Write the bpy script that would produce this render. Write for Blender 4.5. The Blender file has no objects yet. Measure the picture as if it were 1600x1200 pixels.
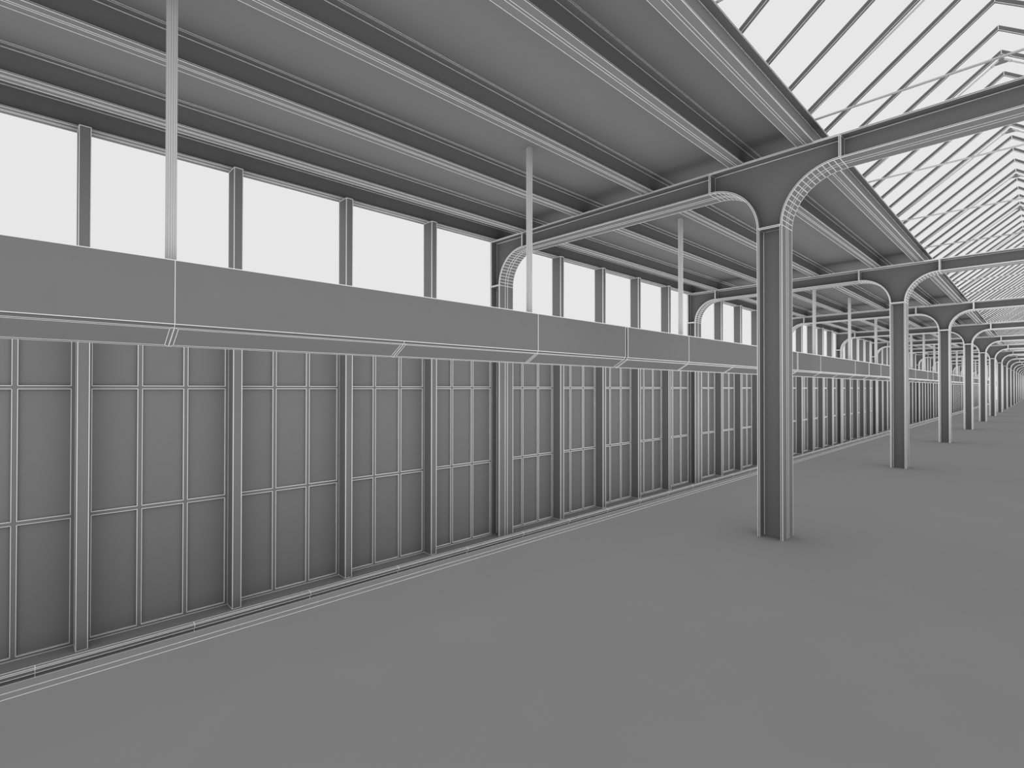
import bpy, math
from mathutils import Vector, Matrix

scene = bpy.context.scene
col = scene.collection

# ------------------------------------------------------------------ dimensions (metres)
H_EYE = 1.7
Y0, S = 6.1024, 7.3669            # near face of the first portal frame, frame spacing
FW = 0.33                         # flange width
YC = Y0 + FW / 2
NB = 17                           # number of frames / bays
YA, YB = -2.0, YC + NB * S        # extent of the hall
GZ = -0.93                        # level of the track bed
ZP0, ZP1, ZCEIL = 4.34, 4.597, 4.60
RIDGE_X = -0.336

# ------------------------------------------------------------------ materials
def material(name, v, rough=0.85, var=0.03, scale=6.0):
    m = bpy.data.materials.new(name)
    m.use_nodes = True
    nt = m.node_tree
    for n in list(nt.nodes):
        nt.nodes.remove(n)
    out = nt.nodes.new('ShaderNodeOutputMaterial')
    d = nt.nodes.new('ShaderNodeBsdfDiffuse')
    d.inputs['Roughness'].default_value = rough
    tc = nt.nodes.new('ShaderNodeTexCoord')
    nz = nt.nodes.new('ShaderNodeTexNoise')
    nz.inputs['Scale'].default_value = scale
    nz.inputs['Detail'].default_value = 2.0
    mr = nt.nodes.new('ShaderNodeMapRange')
    mr.inputs['To Min'].default_value = v * (1 - var)
    mr.inputs['To Max'].default_value = v * (1 + var)
    cc = nt.nodes.new('ShaderNodeCombineColor')
    nt.links.new(tc.outputs['Object'], nz.inputs['Vector'])
    nt.links.new(nz.outputs['Fac'], mr.inputs['Value'])
    for k in ('Red', 'Green', 'Blue'):
        nt.links.new(mr.outputs['Result'], cc.inputs[k])
    nt.links.new(cc.outputs['Color'], d.inputs['Color'])
    nt.links.new(d.outputs['BSDF'], out.inputs['Surface'])
    return m

BASE = 0.040
CLAY = material('grey_clay', BASE)
FLOOR = material('grey_floor', BASE * 0.96, scale=1.5)
EDGE = material('pale_edge_line', BASE * 4.1, var=0.0)
RAFTER_SHADED = material('rafter_shaded_grey', BASE * 0.74)  # clay darkened to offset the open sky; rafter shade put into the colour
ROD = material('pale_rod', BASE * 2.6, var=0.0)

# ------------------------------------------------------------------ mesh builder
def bead(p):
    """half size of the pale edge bead: heavier along the hall and towards the window wall"""
    return min(0.030, 0.00088 * (0.72 * max(0.0, -p.x) + 0.70 * max(0.0, p.y) + 0.3))

class MB:
    def __init__(self, off=(0, 0, 0)):
        self.v, self.f, self.m, self.lines = [], [], [], []
        self.off = Vector(off)
    def poly(self, pts, m=0):
        b = len(self.v)
        self.v += [Vector(p) for p in pts]
        self.f.append(list(range(b, b + len(pts))))
        self.m.append(m)
    def line(self, p, q, k=1.0):
        self.lines.append((Vector(p), Vector(q), k))
    def loop(self, pts, k=1.0, closed=True):
        n = len(pts)
        for i in range(n if closed else n - 1):
            self.line(pts[i], pts[(i + 1) % n], k)
    def hexa(self, c, lines=True, k=1.0):
        """c: 8 corners, bottom four then top four"""
        for q in ((3, 2, 1, 0), (4, 5, 6, 7), (0, 1, 5, 4), (1, 2, 6, 5), (2, 3, 7, 6), (3, 0, 4, 7)):
            self.poly([c[i] for i in q])
        if lines:
            for a, b in ((0, 1), (1, 2), (2, 3), (3, 0), (4, 5), (5, 6), (6, 7), (7, 4), (0, 4), (1, 5), (2, 6), (3, 7)):
                self.line(c[a], c[b], k)
    def box(self, x0, x1, y0, y1, z0, z1, lines=True, k=1.0):
        self.hexa([(x0, y0, z0), (x1, y0, z0), (x1, y1, z0), (x0, y1, z0),
                   (x0, y0, z1), (x1, y0, z1), (x1, y1, z1), (x0, y1, z1)], lines, k)
    def prism(self, prof, y0, y1, lines=True, skip=()):
        """profile of (x, z) points swept along y"""
        n = len(prof)
        a = [(x, y0, z) for x, z in prof]; b = [(x, y1, z) for x, z in prof]
        self.poly(a); self.poly(b[::-1])
        for i in range(n):
            j = (i + 1) % n
            self.poly([a[j], a[i], b[i], b[j]])
        if lines:
            self.loop(a); self.loop(b)
            for i in range(n):
                if i not in skip:
                    self.line(a[i], b[i])
    def ibeam(self, p0, p1, dv, wv, depth, width, tf, tw, ends=False):
        p0, p1, dv, wv = Vector(p0), Vector(p1), Vector(dv), Vector(wv)
        def slab(d0, d1, w0, w1):
            c = []
            for p in (p0, p1):
                c += [p + dv * d0 + wv * w0, p + dv * d1 + wv * w0, p + dv * d1 + wv * w1, p + dv * d0 + wv * w1]
            self.hexa(c, False)
        D, W = depth / 2, width / 2
        slab(D - tf, D, -W, W); slab(-D, -D + tf, -W, W)
        slab(-D + tf, D - tf, -tw / 2, tw / 2)
        for s in (-1, 1):
            for t in (-1, 1):
                for d, w, k in ((s * D, t * W, 0.85), (s * (D - tf), t * W, 0.55), (s * D, t * tw / 2, 0.9), (s * (D - tf), t * tw / 2, 1.9)):
                    self.line(p0 + dv * d + wv * w, p1 + dv * d + wv * w, k)
                if ends:
                    for p in (p0, p1):
                        self.line(p + dv * s * D - wv * W, p + dv * s * D + wv * W)
    def tube(self, p, q, r, n=16, lines=True, k=1.0, caps=True):
        p, q = Vector(p), Vector(q)
        ax = (q - p).normalized()
        u = ax.orthogonal().normalized(); w = ax.cross(u)
        ring = [u * math.cos(2 * math.pi * i / n) * r + w * math.sin(2 * math.pi * i / n) * r for i in range(n)]
        for i in range(n):
            j = (i + 1) % n
            self.poly([p + ring[i], p + ring[j], q + ring[j], q + ring[i]])
            if lines:
                self.line(p + ring[i], q + ring[i], k)
        if caps:
            self.poly([p + x for x in ring][::-1]); self.poly([q + x for x in ring])
            if lines:
                self.loop([p + x for x in ring], k)
                self.loop([q + x for x in ring], k)
    def build(self, name, parent=None, loc=None, mats=(CLAY, EDGE)):
        """mesh coordinates are world coordinates; they are made local to the object's base"""
        o0 = Vector(loc) if loc is not None else (Vector(parent['_o']) if parent is not None and '_o' in parent else Vector((0, 0, 0)))
        verts, faces, mi = list(self.v), list(self.f), list(self.m)
        for p, q, k in self.lines:
            ax = q - p
            if ax.length < 1e-5:
                continue
            ax.normalize()
            u = ax.orthogonal().normalized(); w = ax.cross(u)
            rp, rq = bead(p) * k, bead(q) * k
            b = len(verts)
            for c, r in ((p - ax * rp * 0.5, rp), (q + ax * rq * 0.5, rq)):
                verts += [c + u * r, c + w * r, c - u * r, c - w * r]
            for i in range(4):
                j = (i + 1) % 4
                faces.append([b + i, b + j, b + 4 + j, b + 4 + i]); mi.append(1)
            faces.append([b + 3, b + 2, b + 1, b]); mi.append(1)
            faces.append([b + 4, b + 5, b + 6, b + 7]); mi.append(1)
        me = bpy.data.meshes.new(name)
        me.from_pydata([tuple(v - o0) for v in verts], [], faces)
        for m in mats:
            me.materials.append(m)
        me.polygons.foreach_set('material_index', mi)
        me.update()
        o = bpy.data.objects.new(name, me)
        col.objects.link(o)
        if parent is not None:
            o.parent = parent
        else:
            o.location = o0
        return o

def tag(o, label=None, cat=None, group=None, kind=None):
    if label: o['label'] = label
    if cat: o['category'] = cat
    if group: o['group'] = group
    if kind: o['kind'] = kind
    return o

def thing(name, loc, label, cat, group=None):
    o = bpy.data.objects.new(name, None)
    o.empty_display_size = 0.1
    o.location = loc
    col.objects.link(o)
    o['_o'] = [float(c) for c in loc]
    return tag(o, label, cat, group)

ORD = ['first', 'second', 'third', 'fourth', 'fifth', 'sixth', 'seventh', 'eighth', 'ninth', 'tenth', 'eleventh',
       'twelfth', 'thirteenth', 'fourteenth', 'fifteenth', 'sixteenth', 'seventeenth', 'eighteenth']
def bay_phrase(b):
    """b = -1 : the bay in front of the first frame"""
    if b < 0:
        return 'before the nearest portal frame'
    if b == NB - 1:
        return 'beyond the %s portal frame' % ORD[b]
    return 'between the %s and %s portal frames' % (ORD[b], ORD[b + 1])

# ------------------------------------------------------------------ setting: floor, platform edge, track bed, ceiling
XE = -4.1056
m = MB(); m.box(-3.921, 14.0, -8.0, 320.0, -0.95, 0.0, lines=False)
m.line((-3.921, -2, 0.0), (-3.921, YB, 0.0), 0.8)
tag(m.build('floor', mats=(FLOOR, EDGE)), kind='structure')
m = MB(); m.box(XE, -3.921, -8.0, 320.0, -0.95, 0.0, lines=False)
m.line((-3.997, -2, 0.0), (-3.997, YB, 0.0), 0.8)
m.line((XE, -2, 0.0), (XE, YB, 0.0), 0.35)
tag(m.build('trim_1', mats=(FLOOR, EDGE)), kind='structure')
m = MB(); m.box(-7.4, XE, -8.0, 320.0, GZ - 0.1, GZ, lines=False)
tag(m.build('floor_track_bed', mats=(FLOOR, EDGE)), kind='structure')
m = MB(); m.box(-7.0, -1.80, YA, YB, ZCEIL, ZCEIL + 0.07, lines=False)
tag(m.build('ceiling'), kind='structure')
# solid band of the wall between the lower windows and the clerestory
m = MB(); m.box(-6.99, -6.91, YA, YB, 2.56, 2.74, lines=False)
m.line((-6.91, YA, 2.74), (-6.91, YB, 2.74)); m.line((-6.91, YA, 2.56), (-6.91, YB, 2.56))
tag(m.build('wall_left'), kind='structure')

# ------------------------------------------------------------------ track rail
m = MB()
hx0, hx1 = -6.264, -6.196
prof = [(-6.300, GZ), (-6.165, GZ), (-6.165, GZ + 0.012), (-6.222, GZ + 0.03), (-6.222, -0.832),
        (hx1, -0.828), (hx1, -0.797), (-6.204, -0.786), (-6.256, -0.786), (hx0, -0.797), (hx0, -0.828),
        (-6.240, -0.832), (-6.240, GZ + 0.03), (-6.300, GZ + 0.012)]
m.prism(prof, YA, YB, lines=False)
for i in (5, 6, 7, 8, 9):
    m.line((prof[i][0], YA, prof[i][1]), (prof[i][0], YB, prof[i][1]), 0.9)
y = 0.098 - 1.2278
while y < 60:
    m.loop([(prof[i][0], y, prof[i][1]) for i in (3, 4, 5, 6, 7, 8, 9)], 0.9, closed=False)
    y += 1.2278
tag(m.build('track_rail', loc=(-6.232, 0, GZ)),
    'long grey steel rail lying on the track bed at the foot of the window wall', 'rail')

# ------------------------------------------------------------------ roof purlins (on top of the frames, under the ceiling)
PUR = [(-1.772, 'roof purlin along the skylight edge, nearest the columns'),
       (-2.512, 'second roof purlin from the skylight, passing over the columns'),
       (-3.700, 'third roof purlin from the skylight, above the platform edge'),
       (-4.890, 'fourth roof purlin from the skylight, above the track'),
       (-6.090, 'fifth roof purlin from the skylight, beside the wall purlin'),
       (-6.838, 'roof purlin resting on the wall posts above the clerestory opening')]
for x, lab in PUR:
    m = MB()
    m.ibeam((x, YA, (ZP0 + ZP1) / 2), (x, YB, (ZP0 + ZP1) / 2), (0, 0, 1), (1, 0, 0), ZP1 - ZP0, 0.164, 0.013, 0.025)
    tag(m.build('roof_purlin', loc=(x, 0, ZP0)), 'long grey steel ' + lab, 'beam', 'purlins under the ceiling')

# ------------------------------------------------------------------ portal frames
TF, TW = 0.020, 0.056
XCL, XCR = -2.2739, -2.0099
XWI, XWO = -6.675, -6.913
RA = 0.5625
ZBF, ZTF = 4.088, 4.3275          # underside of the bottom flange, underside of the top flange
ZK = ZBF - RA                     # springing of the knees
NSEG = 16
MX = 2 * RIDGE_X                  # mirror: x -> MX - x

def arc_pts(cx, sx, r):
    """quarter arc from the column side (springing) up to the beam, centre (cx, ZK)"""
    return [(cx - sx * r * math.cos(a), ZK + r * math.sin(a)) for a in [math.pi / 2 * i / NSEG for i in range(NSEG + 1)]]

def knee_flange(m, cx, sx, ya, yb, rib):
    o = arc_pts(cx, sx, RA); i = arc_pts(cx, sx, RA + 0.014)
    yc = (ya + yb) / 2
    for k in range(NSEG):
        (x0, z0), (x1, z1) = o[k], o[k + 1]; (u0, w0), (u1, w1) = i[k], i[k + 1]
        m.poly([(x0, ya, z0), (x1, ya, z1), (x1, yb, z1), (x0, yb, z0)])
        m.poly([(u0, yb, w0), (u1, yb, w1), (u1, ya, w1), (u0, ya, w0)])
        m.poly([(x0, ya, z0), (u0, ya, w0), (u1, ya, w1), (x1, ya, z1)])
        m.poly([(x0, yb, z0), (x1, yb, z1), (u1, yb, w1), (u0, yb, w0)])
        for yy in (ya, yb, yc - TW / 2, yc + TW / 2):
            m.line((x0, yy, z0), (x1, yy, z1), 0.9)
        m.line((u0, ya, w0), (u1, ya, w1), 0.8)
    for k in range(NSEG + 1):
        if rib:
            m.line((o[k][0], ya, o[k][1]), (o[k][0], yb, o[k][1]), 0.9)

def frame(k):
    ya = Y0 + k * S; yb = ya + FW; yc = ya + FW / 2
    nth = 'nearest' if k == 0 else ORD[k]
    t = thing('portal_frame', (-2.142, yc, 0),
              'grey steel portal frame with rounded knees, %s' % (
                  'nearest, its column in front at right' if k == 0 else '%s counting from the nearest' % ORD[k]),
              'steel frame', 'portal frames along the hall')
    dz = ZTF + 0.013 - ZBF; zc = (ZTF + 0.013 + ZBF) / 2
    def rib(): return k < 6
    # columns
    for nm, xl, xr, z0 in (('wall_column', XWO, XWI, GZ), ('column', XCL, XCR, 0.0), ('column', MX - XCR, MX - XCL, 0.0)):
        m = MB()
        m.ibeam(((xl + xr) / 2, yc, z0), ((xl + xr) / 2, yc, ZK), (1, 0, 0), (0, 1, 0), xr - xl, FW, TF, TW)
        c = m.build(nm, t)
        p = MB()
        for a, b in ((ya, yc - TW / 2), (yc + TW / 2, yb)):
            p.box(xl + TF, xr - TF, a, b, ZK - 0.008, ZK + 0.008, k=0.9)
        p.build('stiffener', t)
    # beams between the knees
    for x0, x1 in ((XWI + RA, XCL - RA), (XCR + RA, MX - XCR - RA)):
        m = MB()
        m.ibeam((x0, yc, zc), (x1, yc, zc), (0, 0, 1), (0, 1, 0), dz, FW, 0.013, TW)
        m.build('crossbeam', t)
        for xs in (x0, x1):
            p = MB()
            for a, b in ((ya, yc - TW / 2), (yc + TW / 2, yb)):
                p.box(xs - 0.008, xs + 0.008, a, b, ZBF + 0.013, ZTF, k=0.9)
            p.build('stiffener', t)
    # knees
    def knee(parts, xa, xb, left, right):
        """left / right: x of the flange face that the arc springs from, or None"""
        m = MB()
        pl = arc_pts(left - RA, -1, RA + 0.01)[::-1] if left is not None else None
        pr = arc_pts(right + RA, 1, RA + 0.01) if right is not None else None
        out = [(xa, ZTF)]
        if pl: out += pl
        else: out += [(xa + TF, ZTF), (xa + TF, ZK)][0:0] + [(xa, ZK)]
        if pr: out += pr
        else: out += [(xb, ZK)]
        out += [(xb, ZTF)]
        for yy, rev in ((yc - TW / 2, False), (yc + TW / 2, True)):
            pts = [(x, yy, z) for x, z in out]
            m.poly(pts[::-1] if rev else pts)
        m.box(xa, xb, ya, yb, ZTF, ZTF + 0.013, lines=False)
        for yy in (ya, yb):
            m.line((xa, yy, ZTF), (xb, yy, ZTF)); m.line((xa, yy, ZTF + 0.013), (xb, yy, ZTF + 0.013))
        for yy in (yc - TW / 2, yc + TW / 2):
            m.line((xa, yy, ZTF), (xb, yy, ZTF), 1.9)
        if left is not None: knee_flange(m, left - RA, -1, ya, yb, True)
        if right is not None: knee_flange(m, right + RA, 1, ya, yb, True)
        if left is None:      # wall knee: outer flange carried up to the top
            m.box(xa, xa + TF, ya, yb, ZK, ZTF, lines=False)
            for yy in (ya, yb): m.line((xa, yy, ZK), (xa, yy, ZTF)); m.line((xa + TF, yy, ZK), (xa + TF, yy, ZTF))
            m.line((xa + TF, yc - TW / 2, ZK), (xa + TF, yc - TW / 2, ZTF))
        m.build('knee', t)
    knee(t, XWO, XWI + RA, None, XWI)
    knee(t, XCL - RA, XCR + RA, XCL, XCR)
    knee(t, MX - XCR - RA, MX - XCL + RA, MX - XCR, MX - XCL)
    return t
for k in range(NB):
    frame(k)

# ------------------------------------------------------------------ wall posts and windows
XP0, XP1 = -6.900, -6.682
POST = [-5.7023, -4.2851, -2.8701, -1.4429]
PW = 0.0915
XF, XB = -6.880, -6.945
wn = 0
for b in range(-1, NB - 1):
    yf = Y0 + (b + 1) * S               # near face of the frame closing this bay
    ys = [yf + d for d in POST]
    for i, y in enumerate(ys):
        m = MB(); m.box(XP0, XP1, y, y + PW, GZ, ZP0 - 0.003)
        tag(m.build('wall_post', loc=((XP0 + XP1) / 2, y + PW / 2, GZ)),
            'square grey wall post, %s of four, %s' % (ORD[i], bay_phrase(b)), 'post', 'posts of the window wall')
    edges = [yf - S + FW] + ys + [yf]
    starts = [edges[0]] + [y + PW for y in ys]
    for i in range(5):
        wn += 1
        a, c = starts[i], edges[i + 1]
        if c < -0.6: 
            pass
        gap = 0.028
        a0, c0 = a + 0.002, c - 0.002
        st, br = 0.034, 0.041
        pw = (c0 - a0 - 2 * st - 2 * br) / 3
        cols = []
        yy = a0 + st
        for q in range(3):
            cols.append((yy, yy + pw)); yy += pw + br
        rows = [(GZ + 0.03, 0.368), (0.404, 1.686), (1.719, 2.52)]
        m = MB()
        xr = XF - 0.024
        m.box(XB, XF, a0, a0 + st, GZ, 2.56, lines=False); m.box(XB, XF, c0 - st, c0, GZ, 2.56, lines=False)
        for q in range(2):
            m.box(XB, XF, cols[q][1], cols[q][1] + br, GZ, 2.56, lines=False)
        for z0, z1 in ((GZ, rows[0][0]), (rows[0][1], rows[1][0]), (rows[1][1], rows[2][0]), (rows[2][1], 2.56)):
            for y0, y1 in cols:
                m.box(XB, XF, y0, y1, z0, z1, lines=False)
        far = b > 7
        for y0, y1 in cols:
            for z0, z1 in rows:
                m.loop([(XF, y0, z0), (XF, y1, z0), (XF, y1, z1), (XF, y0, z1)], 0.8)
                if not far:
                    m.line((xr, y1, z0), (xr, y1, z1), 0.7); m.line((xr, y0, z0), (xr, y1, z0), 0.7)
        m.line((XF, a0, GZ + 0.002), (XF, c0, GZ + 0.002), 0.8)
        m.line((XF, a0, GZ), (XF, a0, 2.56), 0.5); m.line((XF, c0, GZ), (XF, c0, 2.56), 0.5)
        w = tag(m.build('window_%d' % wn, loc=(XF, (a + c) / 2, GZ)), kind='structure')
        w['_o'] = [XF, (a + c) / 2, GZ]
        p = MB()
        for y0, y1 in cols:
            for z0, z1 in rows:
                p.box(XB + 0.01, xr, y0 + 0.0005, y1 - 0.0005, z0 + 0.0005, z1 - 0.0005, lines=False)
        p.build('window_pane', w)

# ------------------------------------------------------------------ hanging fascia with lamp trough
XFA = -4.144
AOFF = 1.857
TP0, TP1 = Vector((-4.160, 0, 2.1175)), Vector((-4.355, 0, 2.001))
def fascia(b):
    yf = YC + b * S
    ya, yb = yf + 0.031, yf + S - 0.031
    t = thing('hanging_fascia', (-4.29, (ya + yb) / 2, 2.0),
              'grey suspended fascia with slanted lamp trough, %s' % bay_phrase(b), 'suspended fascia', 'fascias hung over the platform edge')
    m = MB()
    prof = [(XFA, 2.579), (XFA, 2.138), (-4.159, 2.136), (-4.159, 2.118), (-4.355, 2.001), (-4.437, 2.050), (-4.437, 2.579)]
    m.prism(prof, ya, yb, lines=True, skip=(2, 3, 4, 5))
    for yy in (yf + AOFF, yf + S - AOFF):
        m.line((XFA, yy, 2.138), (XFA, yy, 2.579))
    for yy in (yf + AOFF, yf + S / 2, yf + S - AOFF):
        m.line((XFA, yy, 2.138), (-4.159, yy, 2.118), 0.8)
    m.build('fascia_panel', t)
    ed = [ya, yf + AOFF, yf + S / 2, yf + S - AOFF, yb]
    n = Vector((0.527, 0, -0.85)).normalized()
    for i in range(4):
        y0, y1 = ed[i] + 0.002, ed[i + 1] - 0.002
        d = MB()
        A, B = TP0 + n * 0.001, TP1 + n * 0.001
        A2, B2 = A + n * 0.003, B + n * 0.003
        def P(v, y): return (v.x, y, v.z)
        d.hexa([P(A, y0), P(B, y0), P(B, y1), P(A, y1), P(A2, y0), P(B2, y0), P(B2, y1), P(A2, y1)], lines=False)
        d.loop([P(A2, y0), P(B2, y0), P(B2, y1), P(A2, y1)], 0.6)
        ins = 0.0235
        u = (B2 - A2).normalized()
        C, D = A2 + u * 0.014, B2 - u * 0.016
        q = [P(C, y0 + ins), P(D, y0 + ins), P(D, y1 - ins), P(C, y1 - ins)]
        d.loop(q, 0.8)
        for g, h in zip(q, [P(A2, y0), P(B2, y0), P(B2, y1), P(A2, y1)]):
            d.line(g, h, 0.8)
        d.build('lamp_cover', t)
    for yy in (yf + AOFF, yf + S - AOFF):
        r = MB(); r.tube((-4.29, yy, 2.575), (-4.29, yy, ZCEIL + 0.001), 0.0335, 14, lines=True, k=0.6 if b < 0 else 0.9)
        r.build('hanging_rod', t, mats=(ROD, EDGE))
for b in range(-1, NB - 1):
    fascia(b)

# ------------------------------------------------------------------ skylight: rafters and tied trusses
def rz(x): return 4.772 + 0.765 * (x + 1.796)
def rodz(x): return 4.727 + 0.738 * (x + 1.762)
ZR = rz(RIDGE_X)
RH, RW = 0.052, 0.030
XS = -1.875
def along(i, n, b):
    if b < 0:
        return '%s before the first portal frame' % CNT[n - i - 1]
    return '%s after the %s portal frame' % (CNT[i - 1], ORD[b])
CNT = ['first', 'second', 'third', 'fourth', 'fifth', 'sixth', 'seventh', 'eighth', 'ninth', 'tenth', 'eleventh', 'twelfth']
for b in range(-1, NB - 2):
    for i in range(12):
        y = YC + b * S + i * S / 12
        if y < -1.2 or y > 106:
            continue
        y0, y1 = y - RW / 2, y + RW / 2
        t = None
        m = MB()
        zs = rz(XS)
        xr_ = MX - XS
        a = [(XS, zs), (RIDGE_X, ZR), (xr_, zs), (xr_, zs - RH), (RIDGE_X, ZR - RH), (XS, zs - RH)]
        m.poly([(x, y0, z) for x, z in a][::-1]); m.poly([(x, y1, z) for x, z in a])
        for j in range(6):
            (x0, z0), (x1, z1) = a[j], a[(j + 1) % 6]
            m.poly([(x0, y0, z0), (x1, y0, z1), (x1, y1, z1), (x0, y1, z0)])
        kk = 0.5 if b < 1 else 0.35
        for yy in (y0, y1):
            m.line((XS, yy, zs - RH), (RIDGE_X, yy, ZR - RH), kk); m.line((RIDGE_X, yy, ZR - RH), (xr_, yy, zs - RH), kk)
        m.line((RIDGE_X, y0, ZR), (RIDGE_X, y0, ZR - RH), 0.8)
        pos = 'over the %s portal frame' % ORD[b] if i == 0 and b >= 0 else along(i, 12, b)
        tag(m.build('skylight_rafter', loc=(RIDGE_X, y, ZR - RH), mats=(RAFTER_SHADED, EDGE)),
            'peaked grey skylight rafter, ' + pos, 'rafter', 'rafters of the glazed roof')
    for i in range(3):
        y = YC + b * S + i * S / 3
        if y < -1.2 or y > 75:
            continue
        pos = 'over the %s portal frame' % ORD[b] if i == 0 and b >= 0 else along(i, 3, b)
        t = thing('skylight_truss', (RIDGE_X, y, 4.65), 'thin pale tie rods of skylight truss, ' + pos, 'truss', 'tied trusses under the skylight')
        kr = 0.8
        m = MB(); m.tube((-1.86, y, 4.65), (MX + 1.86, y, 4.65), 0.0115, 10, lines=False); m.build('tie_rod', t, mats=(ROD, EDGE))
        for s in (-1, 1):
            def X(x): return x if s < 0 else MX - x
            m = MB(); m.tube((X(-1.86), y, rodz(-1.86)), (X(-0.375), y, rodz(-0.375)), 0.0095, 10, lines=False)
            m.build('sloping_rod', t, mats=(ROD, EDGE))
            m = MB(); m.tube((X(-0.425), y, rodz(-0.425)), (X(-0.362), y, rodz(-0.362)), 0.016, 10, lines=False)
            m.build('rod_socket', t, mats=(ROD, EDGE))
        m = MB()
        g = [(-0.398, 5.720), (MX + 0.398, 5.720), (MX + 0.372, 5.766), (RIDGE_X, 5.795), (-0.372, 5.766)]
        m.prism(g, y - 0.012, y + 0.012, lines=False)
        m.build('gusset_plate', t)
# edge purlin on the far side of the skylight
m = MB(); xx = MX + 1.772
m.ibeam((xx, YA, (ZP0 + ZP1) / 2), (xx, YB, (ZP0 + ZP1) / 2), (0, 0, 1), (1, 0, 0), ZP1 - ZP0, 0.164, 0.013, 0.025)
tag(m.build('roof_purlin', loc=(xx, 0, ZP0)), 'long grey steel roof purlin along the right-hand edge of the skylight', 'beam', 'purlins under the ceiling')

for o in bpy.data.objects:
    if '_o' in o:
        del o['_o']

# ------------------------------------------------------------------ light
w = bpy.data.worlds.new('World'); scene.world = w
w.use_nodes = True
bg = w.node_tree.nodes['Background']
bg.inputs['Color'].default_value = (1, 1, 1, 1)
bg.inputs['Strength'].default_value = 0.80
scene.cycles.use_fast_gi = True
scene.cycles.fast_gi_method = 'ADD'
w.light_settings.ao_factor = 4.6
w.light_settings.distance = 2.4
scene.cycles.max_bounces = 3
scene.cycles.diffuse_bounces = 2

# ------------------------------------------------------------------ camera
F, TH, PI_, RO = 796.964, 0.8054, 0.0077, -0.0008
c, s = math.cos(TH), math.sin(TH)
right = Vector((c, s, 0)); fw = Vector((-s * math.cos(PI_), c * math.cos(PI_), math.sin(PI_)))
up = right.cross(fw)
ir = right * math.cos(RO) - up * math.sin(RO)
iu = right * math.sin(RO) + up * math.cos(RO)
cd = bpy.data.cameras.new('camera'); cam = bpy.data.objects.new('camera', cd); col.objects.link(cam)
M = Matrix((ir, iu, -fw)).transposed().to_4x4()
M.translation = Vector((0, 0, H_EYE))
cam.matrix_world = M
cd.sensor_width = 36.0; cd.sensor_fit = 'HORIZONTAL'
cd.lens = F * 36 / 1600
cd.clip_start = 0.05; cd.clip_end = 1000
scene.camera = cam

vs = scene.view_settings
vs.view_transform = 'Standard'; vs.look = 'None'; vs.exposure = 0; vs.gamma = 1; vs.use_curve_mapping = False
